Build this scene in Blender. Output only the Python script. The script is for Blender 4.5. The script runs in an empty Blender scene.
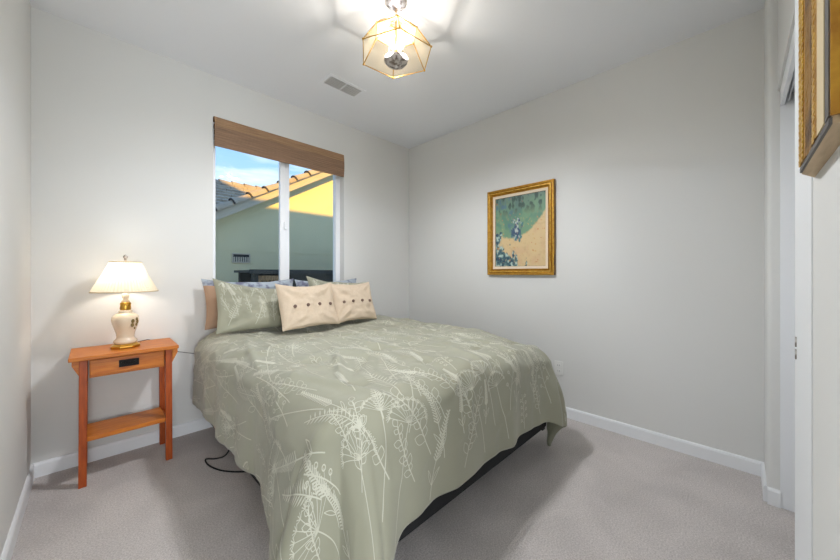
import bpy, bmesh, math, random
import numpy as np
from mathutils import Vector, Matrix
PI = math.pi
R = math.radians
sc = bpy.context.scene
C = sc.collection

# ------------------------------------------------------------------ camera
cam_d = bpy.data.cameras.new('camera')
cam = bpy.data.objects.new('camera', cam_d)
C.objects.link(cam)
sc.camera = cam
CAM_H = 1.186
cam.location = (0, 0, CAM_H)
cam_d.sensor_width = 36.0
cam_d.lens = 36.0 * 323.5 / 840.0
cam_d.shift_y = -6.0 / 840.0
cam_d.clip_start = 0.01
cam_d.clip_end = 300
cam.rotation_euler = (R(90), 0, R(-45.3))

sc.view_settings.view_transform = 'Standard'
sc.view_settings.look = 'None'
sc.view_settings.gamma = 1.0
sc.view_settings.use_curve_mapping = False
sc.view_settings.exposure = 0.38

# ------------------------------------------------------------------ world sky
w = bpy.data.worlds.new('sky')
sc.world = w
w.use_nodes = True
nt = w.node_tree
nt.nodes.clear()
out = nt.nodes.new('ShaderNodeOutputWorld')
bg = nt.nodes.new('ShaderNodeBackground')
tc = nt.nodes.new('ShaderNodeTexCoord')
sep = nt.nodes.new('ShaderNodeSeparateXYZ')
ramp = nt.nodes.new('ShaderNodeValToRGB')
ramp.color_ramp.elements[0].position = 0.0
ramp.color_ramp.elements[0].color = (0.50, 0.74, 1.0, 1)
ramp.color_ramp.elements[1].position = 0.55
ramp.color_ramp.elements[1].color = (0.20, 0.44, 0.92, 1)
mp = nt.nodes.new('ShaderNodeMapping')
mp.inputs['Scale'].default_value = (1.6, 1.6, 9.0)
nz = nt.nodes.new('ShaderNodeTexNoise')
nz.inputs['Scale'].default_value = 2.2
nz.inputs['Detail'].default_value = 6
cr = nt.nodes.new('ShaderNodeValToRGB')
cr.color_ramp.elements[0].position = 0.47
cr.color_ramp.elements[0].color = (0, 0, 0, 1)
cr.color_ramp.elements[1].position = 0.66
cr.color_ramp.elements[1].color = (0.9, 0.9, 0.9, 1)
mx = nt.nodes.new('ShaderNodeMix')
mx.data_type = 'RGBA'
mx.inputs['B'].default_value = (0.86, 0.92, 1.0, 1)
L = nt.links.new
L(tc.outputs['Generated'], sep.inputs[0])
L(sep.outputs['Z'], ramp.inputs['Fac'])
L(tc.outputs['Generated'], mp.inputs['Vector'])
L(mp.outputs['Vector'], nz.inputs['Vector'])
L(nz.outputs['Fac'], cr.inputs['Fac'])
L(cr.outputs['Color'], mx.inputs['Factor'])
L(ramp.outputs['Color'], mx.inputs['A'])
L(mx.outputs['Result'], bg.inputs['Color'])
bg.inputs['Strength'].default_value = 1.12
L(bg.outputs[0], out.inputs['Surface'])

# ------------------------------------------------------------------ sun
sd = bpy.data.lights.new('sun', 'SUN')
sd.energy = 6.8
sd.color = (1.0, 0.53, 0.06)
sd.angle = R(0.8)
sun = bpy.data.objects.new('sun', sd)
C.objects.link(sun)
SUN_TO = Vector((0.45, 1.0, -0.375)).normalized()      # travels towards the neighbour's gable
sun.rotation_euler = SUN_TO.to_track_quat('-Z', 'Y').to_euler()

BULB_W = 2.4         # each of the four candle bulbs, all round
BULB_DOWN_W = 19.0   # the share the lantern throws downwards, per bulb
LAMP_W = 1.5         # table lamp
HALL_FILL_W = 108.0        # added fill light, shining in through the made-up hallway behind the camera

# ------------------------------------------------------------------ materials
def srgb(r, g, b):
    def f(c):
        c /= 255.0
        return c / 12.92 if c <= 0.04045 else ((c + 0.055) / 1.055) ** 2.4
    return (f(r), f(g), f(b), 1)

def mat(name, col, rough=0.6, metal=0.0, noise=None, bump=None, sheen=0.0, emis=None, trans=0.0, scale3=None, alpha=None):
    """noise = (scale, colour2, lo, hi); bump = (scale, strength, distance)"""
    m = bpy.data.materials.new(name)
    m.use_nodes = True
    n = m.node_tree
    b = n.nodes['Principled BSDF']
    b.inputs['Base Color'].default_value = col
    b.inputs['Roughness'].default_value = rough
    b.inputs['Metallic'].default_value = metal
    if sheen:
        b.inputs['Sheen Weight'].default_value = sheen
    if trans:
        b.inputs['Transmission Weight'].default_value = trans
    if emis:
        b.inputs['Emission Color'].default_value = emis[0]
        b.inputs['Emission Strength'].default_value = emis[1]
    t = n.nodes.new('ShaderNodeTexCoord')
    mpp = n.nodes.new('ShaderNodeMapping')
    if scale3:
        mpp.inputs['Scale'].default_value = scale3
    n.links.new(t.outputs['Object'], mpp.inputs['Vector'])
    if noise:
        z = n.nodes.new('ShaderNodeTexNoise')
        z.inputs['Scale'].default_value = noise[0]
        z.inputs['Detail'].default_value = 5
        n.links.new(mpp.outputs[0], z.inputs['Vector'])
        r = n.nodes.new('ShaderNodeValToRGB')
        r.color_ramp.elements[0].position = noise[2]
        r.color_ramp.elements[0].color = col
        r.color_ramp.elements[1].position = noise[3]
        r.color_ramp.elements[1].color = noise[1]
        n.links.new(z.outputs['Fac'], r.inputs['Fac'])
        n.links.new(r.outputs['Color'], b.inputs['Base Color'])
    if bump:
        z = n.nodes.new('ShaderNodeTexNoise')
        z.inputs['Scale'].default_value = bump[0]
        z.inputs['Detail'].default_value = 4
        n.links.new(mpp.outputs[0], z.inputs['Vector'])
        bb = n.nodes.new('ShaderNodeBump')
        bb.inputs['Strength'].default_value = bump[1]
        bb.inputs['Distance'].default_value = bump[2]
        n.links.new(z.outputs['Fac'], bb.inputs['Height'])
        n.links.new(bb.outputs[0], b.inputs['Normal'])
    return m

M = {}
M['wall'] = mat('wall_paint', srgb(223, 223, 220), 0.85, bump=(55, 0.12, 0.003))
M['ceiling'] = mat('ceiling_paint', srgb(240, 242, 246), 0.9, bump=(40, 0.15, 0.003))
M['trim'] = mat('white_trim', srgb(238, 240, 242), 0.45)
M['vinyl'] = mat('white_vinyl', srgb(240, 242, 245), 0.35)
M['carpet'] = mat('carpet', srgb(186, 178, 174), 1.0, noise=(150, srgb(220, 213, 209), 0.35, 0.65), bump=(260, 0.9, 0.006), sheen=0.2)
# large soft brushing marks in the pile
def add_patches(m, scale, amount):
    n = m.node_tree
    b = n.nodes['Principled BSDF']
    src = b.inputs['Base Color'].links[0].from_socket
    t = n.nodes.new('ShaderNodeTexCoord')
    z = n.nodes.new('ShaderNodeTexNoise')
    z.inputs['Scale'].default_value = scale
    z.inputs['Detail'].default_value = 3
    z.inputs['Distortion'].default_value = 0.6
    n.links.new(t.outputs['Object'], z.inputs['Vector'])
    r = n.nodes.new('ShaderNodeMapRange')
    r.inputs['From Min'].default_value = 0.3
    r.inputs['From Max'].default_value = 0.7
    r.inputs['To Min'].default_value = 1 - amount
    r.inputs['To Max'].default_value = 1 + amount
    n.links.new(z.outputs['Fac'], r.inputs['Value'])
    mm = n.nodes.new('ShaderNodeVectorMath')
    mm.operation = 'SCALE'
    n.links.new(src, mm.inputs[0])
    n.links.new(r.outputs[0], mm.inputs['Scale'])
    n.links.new(mm.outputs[0], b.inputs['Base Color'])
add_patches(M['carpet'], 3.5, 0.09)
M['sage'] = mat('sage_cotton', srgb(155, 154, 134), 0.7, bump=(420, 0.2, 0.001), sheen=0.25)
add_c = srgb(166, 167, 147)
M['print'] = mat('pale_print', srgb(204, 203, 186), 0.8, sheen=0.2)
M['underside'] = mat('comforter_underside', srgb(150, 150, 130), 0.9)
M['tan_cloth'] = mat('tan_linen', srgb(203, 184, 160), 0.85, noise=(200, srgb(211, 193, 171), 0.4, 0.6), bump=(500, 0.25, 0.001))
M['brown_cloth'] = mat('brown_cloth', srgb(176, 144, 118), 0.85, bump=(300, 0.2, 0.001))
M['blue_cloth'] = mat('pale_blue_cloth', srgb(170, 180, 190), 0.85, noise=(18, srgb(112, 113, 134), 0.45, 0.62), bump=(300, 0.2, 0.001))
M['white_cloth'] = mat('mattress_cloth', srgb(215, 212, 205), 0.9, bump=(200, 0.2, 0.001))
M['button'] = mat('brown_button', srgb(96, 72, 62), 0.45, noise=(300, srgb(130, 105, 92), 0.4, 0.7))
M['black_cloth'] = mat('black_cloth', srgb(22, 22, 24), 0.9)
M['black_metal'] = mat('black_metal', srgb(28, 28, 30), 0.4, 0.6)
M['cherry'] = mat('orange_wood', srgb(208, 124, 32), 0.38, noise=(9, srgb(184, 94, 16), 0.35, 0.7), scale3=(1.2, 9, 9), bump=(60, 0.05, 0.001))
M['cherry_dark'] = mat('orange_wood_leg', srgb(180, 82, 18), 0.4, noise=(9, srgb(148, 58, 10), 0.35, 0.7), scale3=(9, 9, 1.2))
M['iron'] = mat('dark_iron', srgb(30, 26, 24), 0.5, 0.7)
M['cream_ceramic'] = mat('cream_ceramic', srgb(226, 206, 178), 0.22, noise=(6, srgb(232, 214, 190), 0.4, 0.6))
M['brass'] = mat('brass', srgb(205, 160, 70), 0.28, 0.9)
M['olive'] = mat('olive_motif', srgb(128, 108, 60), 0.5)
M['gold'] = mat('gold_leaf', srgb(196, 146, 48), 0.38, 0.55, noise=(30, srgb(150, 96, 28), 0.35, 0.75), bump=(90, 0.4, 0.003))
M['gold_bright'] = mat('bright_gold_leaf', srgb(222, 180, 84), 0.3, 0.6, noise=(45, srgb(182, 130, 48), 0.4, 0.7), bump=(90, 0.3, 0.002))
M['gold_dark'] = mat('aged_gold', srgb(150, 108, 34), 0.45, 0.4, noise=(14, srgb(72, 42, 12), 0.4, 0.68), bump=(70, 0.8, 0.006))
M['linen'] = mat('linen_liner', srgb(214, 196, 160), 0.9, bump=(500, 0.3, 0.001))
M['linen_pink'] = mat('cream_liner', srgb(226, 208, 184), 0.8)
M['raw_wood'] = mat('raw_frame_wood', srgb(206, 182, 148), 0.7, noise=(8, srgb(180, 156, 124), 0.4, 0.7), scale3=(1, 9, 9))
M['grey_wood'] = mat('grey_frame_edge', srgb(96, 92, 88), 0.7)
M['ochre'] = mat('ochre_canvas', srgb(186, 128, 30), 0.6, noise=(7, srgb(120, 76, 20), 0.45, 0.7), bump=(40, 0.4, 0.003))
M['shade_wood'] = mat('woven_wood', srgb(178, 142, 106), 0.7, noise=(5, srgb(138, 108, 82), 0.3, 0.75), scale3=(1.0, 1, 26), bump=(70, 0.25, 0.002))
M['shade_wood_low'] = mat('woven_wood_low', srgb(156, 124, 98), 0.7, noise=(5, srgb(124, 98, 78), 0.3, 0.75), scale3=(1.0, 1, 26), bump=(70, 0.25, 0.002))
M['outlet'] = mat('outlet_plastic', srgb(232, 232, 228), 0.35)
M['slot'] = mat('dark_slot', srgb(50, 50, 50), 0.8)
M['vent_white'] = mat('vent_metal', srgb(205, 205, 205), 0.5)
M['chrome'] = mat('antique_silver', srgb(206, 200, 194), 0.42, 0.5, noise=(40, srgb(120, 108, 100), 0.45, 0.6))
M['sleeve'] = mat('candle_sleeve', srgb(240, 232, 214), 0.5)
M['stucco'] = mat('stucco', (0.66, 0.62, 0.40, 1), 0.95, bump=(60, 0.4, 0.01))
M['roof_tile'] = mat('concrete_tile', srgb(176, 166, 148), 0.8, noise=(4, srgb(150, 138, 122), 0.35, 0.7), bump=(30, 0.3, 0.01))
M['tile_edge'] = mat('tile_gap', srgb(62, 56, 52), 0.9)
M['fascia'] = mat('fascia_paint', srgb(186, 178, 160), 0.7)
M['shed_dark'] = mat('dark_paint', srgb(52, 56, 54), 0.7)
M['shed_wood'] = mat('weathered_wood', srgb(176, 150, 116), 0.8, noise=(6, srgb(130, 108, 84), 0.4, 0.6), scale3=(8, 8, 1))
M['gravel'] = mat('gravel', srgb(150, 140, 124), 0.95, noise=(20, srgb(120, 112, 100), 0.4, 0.6))
M['own_roof'] = mat('own_roof_tile', srgb(150, 140, 124), 0.85)

def glass_mat():
    m = bpy.data.materials.new('window_glass'); m.use_nodes = True
    n = m.node_tree; n.nodes.clear()
    o = n.nodes.new('ShaderNodeOutputMaterial'); t = n.nodes.new('ShaderNodeBsdfTransparent')
    g = n.nodes.new('ShaderNodeBsdfGlossy'); g.inputs['Roughness'].default_value = 0.02
    f = n.nodes.new('ShaderNodeFresnel'); f.inputs['IOR'].default_value = 1.25
    x = n.nodes.new('ShaderNodeMixShader')
    t.inputs['Color'].default_value = (0.96, 0.98, 0.97, 1)
    n.links.new(f.outputs[0], x.inputs[0]); n.links.new(t.outputs[0], x.inputs[1]); n.links.new(g.outputs[0], x.inputs[2])
    n.links.new(x.outputs[0], o.inputs['Surface'])
    return m
M['glass'] = glass_mat()

def translucent(name, col, tr, clear=0.0, scale=(1, 1, 1), nscale=10, col2=None):
    """diffuse + translucent sheet that the lamp behind it lights, with a clear share"""
    m = bpy.data.materials.new(name); m.use_nodes = True
    n = m.node_tree; n.nodes.clear()
    o = n.nodes.new('ShaderNodeOutputMaterial')
    d = n.nodes.new('ShaderNodeBsdfDiffuse'); t = n.nodes.new('ShaderNodeBsdfTranslucent')
    c = n.nodes.new('ShaderNodeTexCoord'); mp_ = n.nodes.new('ShaderNodeMapping'); z = n.nodes.new('ShaderNodeTexNoise')
    mp_.inputs['Scale'].default_value = scale; z.inputs['Scale'].default_value = nscale
    r = n.nodes.new('ShaderNodeValToRGB')
    r.color_ramp.elements[0].position = 0.35; r.color_ramp.elements[1].position = 0.65
    r.color_ramp.elements[0].color = col2 or col; r.color_ramp.elements[1].color = col
    n.links.new(c.outputs['Object'], mp_.inputs[0]); n.links.new(mp_.outputs[0], z.inputs['Vector']); n.links.new(z.outputs['Fac'], r.inputs['Fac'])
    n.links.new(r.outputs[0], d.inputs['Color']); n.links.new(r.outputs[0], t.inputs['Color'])
    x = n.nodes.new('ShaderNodeMixShader'); x.inputs[0].default_value = tr
    n.links.new(d.outputs[0], x.inputs[1]); n.links.new(t.outputs[0], x.inputs[2])
    p = n.nodes.new('ShaderNodeBsdfTransparent'); y = n.nodes.new('ShaderNodeMixShader'); y.inputs[0].default_value = clear
    n.links.new(x.outputs[0], y.inputs[1]); n.links.new(p.outputs[0], y.inputs[2])
    n.links.new(y.outputs[0], o.inputs['Surface'])
    return m
M['lampshade'] = translucent('pleated_fabric', (0.80, 0.73, 0.60, 1), 0.42)
M['panel_glass'] = translucent('champagne_glass', (0.93, 0.76, 0.50, 1), 0.4, clear=0.965, nscale=14, col2=(0.90, 0.70, 0.42, 1))
M['roof_glass'] = translucent('champagne_roof_glass', (0.80, 0.62, 0.42, 1), 0.06, clear=0.80, nscale=14, col2=(0.74, 0.56, 0.36, 1))
for k_, c_ in (('panel_glass', (1.0, 0.95, 0.86, 1)), ('roof_glass', (1.0, 0.95, 0.86, 1))):
    for n_ in M[k_].node_tree.nodes:
        if n_.type == 'BSDF_TRANSPARENT': n_.inputs['Color'].default_value = c_

def bulb_mat(name, col, s):
    m = bpy.data.materials.new(name); m.use_nodes = True
    n = m.node_tree; n.nodes.clear()
    o = n.nodes.new('ShaderNodeOutputMaterial'); e = n.nodes.new('ShaderNodeEmission')
    e.inputs['Color'].default_value = col; e.inputs['Strength'].default_value = s
    n.links.new(e.outputs[0], o.inputs['Surface'])
    return m
M['bulb'] = bulb_mat('lit_bulb', (1.0, 0.92, 0.80, 1), 5.0)

# ------------------------------------------------------------------ helpers
def tag(o, label=None, cat=None, group=None, kind=None):
    if label: o['label'] = label
    if cat: o['category'] = cat
    if group: o['group'] = group
    if kind: o['kind'] = kind
    return o

def empty(name, loc, label, cat, group=None, rz=0.0):
    o = bpy.data.objects.new(name, None)
    C.objects.link(o)
    o.location = loc
    o.rotation_euler = (0, 0, rz)
    o.empty_display_size = 0.05
    return tag(o, label, cat, group)

def obj(name, bm, mats, parent=None, smooth=False, bevel=0.0, loc=None, auto=None):
    me = bpy.data.meshes.new(name)
    bmesh.ops.recalc_face_normals(bm, faces=bm.faces[:])
    bm.to_mesh(me)
    bm.free()
    o = bpy.data.objects.new(name, me)
    C.objects.link(o)
    if not isinstance(mats, (list, tuple)):
        mats = [mats]
    for m in mats:
        me.materials.append(m)
    if parent:
        o.parent = parent
    if loc:
        o.location = loc
    if smooth:
        for p in me.polygons:
            p.use_smooth = True
    if bevel:
        b = o.modifiers.new('bevel', 'BEVEL')
        b.width = bevel
        b.segments = 2
        b.limit_method = 'ANGLE'
        b.angle_limit = R(40)
    return o

def box(bm, x0, x1, y0, y1, z0, z1, mi=0):
    vs = [bm.verts.new(p) for p in ((x0, y0, z0), (x1, y0, z0), (x1, y1, z0), (x0, y1, z0), (x0, y0, z1), (x1, y0, z1), (x1, y1, z1), (x0, y1, z1))]
    fs = []
    for f in ((0, 3, 2, 1), (4, 5, 6, 7), (0, 1, 5, 4), (1, 2, 6, 5), (2, 3, 7, 6), (3, 0, 4, 7)):
        q = bm.faces.new([vs[i] for i in f]); q.material_index = mi; fs.append(q)
    return vs

def boxes(*a):
    bm = bmesh.new()
    for b in a:
        box(bm, *b)
    return bm

def hexa(bm, pts, mi=0):
    vs = [bm.verts.new(p) for p in pts]
    for f in ((0, 3, 2, 1), (4, 5, 6, 7), (0, 1, 5, 4), (1, 2, 6, 5), (2, 3, 7, 6), (3, 0, 4, 7)):
        bm.faces.new([vs[i] for i in f]).material_index = mi

def lathe(bm, prof, seg=32, cx=0, cy=0, sx=1, sy=1, rot=0, mi=0, cap=True):
    rings = []
    for r, z in prof:
        rings.append([bm.verts.new((cx + sx * r * math.cos(2 * PI * k / seg + rot), cy + sy * r * math.sin(2 * PI * k / seg + rot), z)) for k in range(seg)])
    for a, b in zip(rings[:-1], rings[1:]):
        for k in range(seg):
            bm.faces.new((a[k], a[(k + 1) % seg], b[(k + 1) % seg], b[k])).material_index = mi
    if cap:
        bm.faces.new(rings[0][::-1]).material_index = mi
        bm.faces.new(rings[-1]).material_index = mi
    return rings

def tube(bm, pts, r, seg=8, mi=0, closed=False):
    pts = [Vector(p) for p in pts]
    n = len(pts)
    rings = []
    up = Vector((0, 0, 1))
    for i, p in enumerate(pts):
        if closed:
            t = (pts[(i + 1) % n] - pts[i - 1]).normalized()
        else:
            t = (pts[min(i + 1, n - 1)] - pts[max(i - 1, 0)]).normalized()
        a = t.cross(up)
        if a.length < 1e-3:
            a = t.cross(Vector((1, 0, 0)))
        a.normalize()
        b = t.cross(a)
        rr = r[i] if isinstance(r, (list, tuple)) else r
        rings.append([bm.verts.new(p + rr * (math.cos(2 * PI * k / seg) * a + math.sin(2 * PI * k / seg) * b)) for k in range(seg)])
    pairs = list(zip(rings[:-1], rings[1:]))
    if closed:
        pairs.append((rings[-1], rings[0]))
    for a, b in pairs:
        for k in range(seg):
            bm.faces.new((a[k], a[(k + 1) % seg], b[(k + 1) % seg], b[k])).material_index = mi
    if not closed:
        bm.faces.new(rings[0][::-1]).material_index = mi
        bm.faces.new(rings[-1]).material_index = mi

def struct(name, bm, m, parent=None, **k):
    o = obj(name, bm, m, parent, **k)
    if parent is None:
        o['kind'] = 'structure'
    return o

# smooth value noise on arrays
_rng = np.random.RandomState(7)
_T = _rng.rand(256, 256)
def vnoise(x, y):
    x = np.asarray(x, float); y = np.asarray(y, float)
    xi = np.floor(x).astype(int); yi = np.floor(y).astype(int)
    fx = x - xi; fy = y - yi
    fx = fx * fx * (3 - 2 * fx); fy = fy * fy * (3 - 2 * fy)
    g = lambda a, b: _T[a % 256, b % 256]
    return (g(xi, yi) * (1 - fx) + g(xi + 1, yi) * fx) * (1 - fy) + (g(xi, yi + 1) * (1 - fx) + g(xi + 1, yi + 1) * fx) * fy - 0.5
def fbm(x, y, o=3):
    s = 0; a = 1.0
    for k in range(o):
        s = s + a * vnoise(x * 2 ** k + 13.7 * k, y * 2 ** k + 5.1 * k); a *= 0.5
    return s
def sst(a, b, x):
    t = np.clip((x - a) / (b - a), 0, 1)
    return t * t * (3 - 2 * t)

# ------------------------------------------------------------------ room shell
XL, XR, YB, YN, HC = -0.2535, 2.761, 2.924, -0.10, 2.74
WX0, WX1, WZ0, WZ1 = 0.658, 1.832, 0.96, 2.42         # window opening
OX0, OX1 = 1.24, 2.46                                 # closet opening
struct('floor', boxes((XL - .15, XR + .15, YN - .3, YB + .15, -0.12, 0)), M['carpet'])
struct('ceiling', boxes((XL - .15, XR + .15, YN - .3, YB + .15, HC, HC + .12)), M['ceiling'])
T = 0.14
struct('wall_left', boxes((XL - T, XL, YN - T, YB + T, 0, HC)), M['wall'])
struct('wall_right', boxes((XR, XR + T, YN - T, YB + T, 0, HC)), M['wall'])
struct('wall_back', boxes((XL, WX0, YB, YB + T, 0, HC), (WX1, XR, YB, YB + T, 0, HC), (WX0, WX1, YB, YB + T, 0, WZ0), (WX0, WX1, YB, YB + T, WZ1, HC)), M['wall'])
DX0, DX1 = -.235, .56                                 # made-up doorway behind the camera, lets the fill light in
def rounded_wall():
    bm = bmesh.new()
    box(bm, DX1, OX0, YN - T, YN, 0, HC)
    box(bm, XL, DX0, YN - T, YN, 0, HC)
    box(bm, DX0, DX1, YN - T, YN, 2.04, HC)
    box(bm, OX0, OX1, YN - T, YN - .036, 2.12, HC)
    # short return at the far side of the closet, with its bullnose corner
    r = 0.02
    pts = [(OX1, YN - T), (OX1, YN - r)] + [(OX1 + r - r * math.cos(a), YN - r + r * math.sin(a)) for a in [R(15 * k) for k in range(1, 7)]] + [(XR, YN), (XR, YN - T)]
    lo = [bm.verts.new((x, y, 0)) for x, y in pts]; hi = [bm.verts.new((x, y, HC)) for x, y in pts]
    n = len(pts)
    for k in range(n):
        bm.faces.new((lo[k], lo[(k + 1) % n], hi[(k + 1) % n], hi[k]))
    bm.faces.new(lo[::-1]); bm.faces.new(hi)
    return bm
struct('wall_near', rounded_wall(), M['wall'])

# baseboards with a small rounded cap
BH, BT = 0.085, 0.014
def baseboard(name, runs):
    bm = bmesh.new()
    for (x0, y0, x1, y1) in runs:
        a = Vector((x0, y0)); b = Vector((x1, y1)); d = (b - a).normalized()
        nrm = Vector((-d.y, d.x))
        prof = [(0, 0), (BT, 0), (BT, BH - .014), (BT - .004, BH - .004), (BT - .009, BH), (0, BH)]
        A = [bm.verts.new((a.x + nrm.x * p, a.y + nrm.y * p, z)) for p, z in prof]
        B = [bm.verts.new((b.x + nrm.x * p, b.y + nrm.y * p, z)) for p, z in prof]
        n = len(prof)
        for k in range(n):
            bm.faces.new((A[k], A[(k + 1) % n], B[(k + 1) % n], B[k]))
        bm.faces.new(A[::-1]); bm.faces.new(B)
    return struct(name, bm, M['trim'])
baseboard('baseboard_back', [(XR, YB, XL, YB)])
baseboard('baseboard_left', [(XL, YB, XL, YN)])
baseboard('baseboard_right', [(XR, YN, XR, YB)])
baseboard('baseboard_near', [(DX1, YN, OX0 - .27, YN), (OX1 + .005, YN, XR, YN), (OX1, YN - .046, OX1, YN + .0)])

# unseen hallway and end window, added to carry fill light into the bedroom
HX0, HX1, HY0 = -1.0, 1.15, -2.5
struct('floor_added_hall', boxes((HX0 - .1, HX1 + .1, HY0 - .1, YN - .3, -.12, 0)), M['carpet'])
struct('ceiling_added_hall', boxes((HX0 - .1, HX1 + .1, HY0 - .1, YN - .3, HC, HC + .12)), M['ceiling'])
struct('wall_added_hall', boxes((HX0 - .1, HX0, HY0 - .1, YN - T, 0, HC), (HX1, HX1 + .1, HY0 - .1, YN - T, 0, HC), (HX0, -.75, HY0 - .1, HY0, 0, HC), (.95, HX1, HY0 - .1, HY0, 0, HC),
                            (-.75, .95, HY0 - .1, HY0, 0, .5), (-.75, .95, HY0 - .1, HY0, 2.4, HC), (HX0, XL - T, YN - T - .05, YN - T, 0, HC)), M['wall'])
struct('window_added_hall', boxes((-.75, -.70, HY0 - .07, HY0 - .03, .5, 2.4), (.90, .95, HY0 - .07, HY0 - .03, .5, 2.4), (.075, .125, HY0 - .07, HY0 - .03, .5, 2.4), (-.75, .95, HY0 - .07, HY0 - .03, .5, .55), (-.75, .95, HY0 - .07, HY0 - .03, 2.35, 2.4)), M['vinyl'])
hd = bpy.data.lights.new('hall_fill', 'AREA'); hd.shape = 'RECTANGLE'; hd.size = 1.3; hd.size_y = 1.5; hd.energy = HALL_FILL_W; hd.color = (.93, .98, 1.03)  # unseen area light added to brighten the room from behind the camera
ho = bpy.data.objects.new('hall_fill', hd); C.objects.link(ho); ho.location = (-.30, HY0 - .40, 1.25); ho.rotation_euler = (R(116), 0, R(-36))

# closet opening: white jamb board, near side board, valance, sliding tracks, door
struct('trim_1', boxes((OX1 - .006, OX1, YN - T, YN - .045, 0, 2.12)), M['trim'])
struct('trim_2', boxes((OX0 - .262, OX0, YN, YN + .002, 0, 2.12), (OX0, OX0 + .004, YN - T, YN + .002, 0, 2.12)), M['trim'])
struct('trim_3', boxes((OX0, OX1, YN - .060, YN - .045, 2.04, 2.12)), M['trim'])
struct('trim_4', boxes((OX0, OX1, YN - T, YN - .060, 2.09, 2.12), (OX0, OX1, YN - .075, YN - .071, 2.055, 2.09), (OX0, OX1, YN - .092, YN - .088, 2.055, 2.09)), M['vinyl'])
struct('door_1', boxes((OX0 + .004, OX1 - .006, YN - .135, YN - .10, 0.01, 2.09)), M['trim'])
k_ = obj('strike_plate', boxes((-.004, .004, -.0015, .0015, -.012, .012)), M['chrome'], bpy.data.objects['trim_2'], loc=(OX0 - .03, YN + .003, 0.99))
k2 = k_.copy(); C.objects.link(k2); k2.location.z = 1.02

# ------------------------------------------------------------------ window
win = empty('window_1', (0, 0, 0), None, None); win['kind'] = 'structure'
FY0, FY1 = YB + .075, YB + .135
fr = 0.05
obj('window_frame', boxes((WX0, WX0 + .018, FY0, FY1, WZ0, WZ1), (WX1 - fr, WX1, FY0, FY1, WZ0, WZ1), (WX0 + .018, WX1 - fr, FY0, FY1, WZ0, WZ0 + fr), (WX0 + .018, WX1 - fr, FY0, FY1, WZ1 - fr, WZ1)), M['vinyl'], win, bevel=.003)
obj('sash', boxes((1.205, 1.248, FY0 - .006, FY0 + .03, WZ0 + fr, WZ1 - fr), (WX0 + .018, WX0 + .036, FY0 + .004, FY0 + .03, WZ0 + fr, WZ1 - fr),
                  (WX0 + .036, 1.205, FY0 + .004, FY0 + .03, WZ0 + fr, WZ0 + fr + .035), (WX0 + .036, 1.205, FY0 + .004, FY0 + .03, WZ1 - fr - .035, WZ1 - fr)), M['vinyl'], win, bevel=.003)
obj('sash', boxes((1.25, 1.298, FY0 + .012, FY0 + .045, WZ0 + fr, WZ1 - fr)), M['vinyl'], win, bevel=.003)
obj('latch', boxes((1.236, 1.262, FY0 - .022, FY0 - .006, 1.60, 1.67)), M['vinyl'], win, bevel=.004)
obj('pane', boxes((WX0 + .03, 1.21, FY0 + .014, FY0 + .018, WZ0 + fr, WZ1 - fr)), M['glass'], win)
obj('pane', boxes((1.29, WX1 - fr, FY0 + .030, FY0 + .034, WZ0 + fr, WZ1 - fr)), M['glass'], win)
obj('window_sill', boxes((WX0, WX1, YB - .02, FY0, WZ0 - .02, WZ0 + .0)), M['trim'], win, bevel=.004)

# woven wood shade, drawn up under its valance
rs = empty('window_shade', ((WX0 + WX1) / 2, YB, WZ1), 'woven brown wood roman shade drawn up at the top of the window', 'window shade')
hw = (WX1 - WX0) / 2 - .006
bm = bmesh.new()
box(bm, -hw, hw, -.004, .040, -.03, 0)
obj('head_rail', bm, M['shade_wood'], rs, bevel=.002)
bm = bmesh.new()
# valance: a thin bowed sheet with slat ridges
nz_ = 26
rows = []
for i in range(nz_ + 1):
    t = i / nz_
    z = -.004 - .226 * t
    yy = -.010 - .010 * math.sin(PI * t) + (.0022 if i % 2 else 0)
    rows.append([bm.verts.new((x, yy, z)) for x in (-hw + .004, hw)] )
for a, b in zip(rows[:-1], rows[1:]):
    bm.faces.new((a[0], a[1], b[1], b[0]))
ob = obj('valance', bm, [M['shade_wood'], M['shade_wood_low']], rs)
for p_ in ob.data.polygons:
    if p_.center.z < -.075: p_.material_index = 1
s = ob.modifiers.new('t', 'SOLIDIFY'); s.thickness = .006; s.offset = 1
bm = bmesh.new()
for i in range(4):
    box(bm, -hw + .006, hw - .004, .006 + .0, .030 - i * .003, -.05 - i * .045 - .04, -.05 - i * .045)
obj('folded_slats', bm, M['shade_wood'], rs, bevel=.004)

# ------------------------------------------------------------------ outside
struct('ground', boxes((-30, 40, YB + T + .02, 60, -.35, -.25)), M['gravel'])
# our own roof, whose ridge shades the lower part of the neighbour's wall
bm = bmesh.new()
prof = [(-3.2, 2.88), (3.35, 2.88), (1.30, 4.72)]
A = [bm.verts.new((-6, y, z)) for y, z in prof]; B = [bm.verts.new((14, y, z)) for y, z in prof]
for k in range(3):
    bm.faces.new((A[k], A[(k + 1) % 3], B[(k + 1) % 3], B[k]))
bm.faces.new(A[::-1]); bm.faces.new(B)
struct('trim_5', bm, M['own_roof'])
struct('wall_sun_screen', boxes((-14, 14, -7.0, -6.8, -.3, 5.2)), M['own_roof'])  # unseen wall added to keep the sun out of the hallway window
struct('wall_shade_block', boxes((-9, -2.45, -3.0, 0.0, 2.9, 7.6)), M['own_roof'])  # unseen block added to throw shade on the left of the neighbour's roof

hs = empty('house', (3.5, 7.0, -.25), 'neighbouring stucco house with a concrete tile gable roof outside the window', 'house')
PZ = lambda X, Y: None
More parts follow.
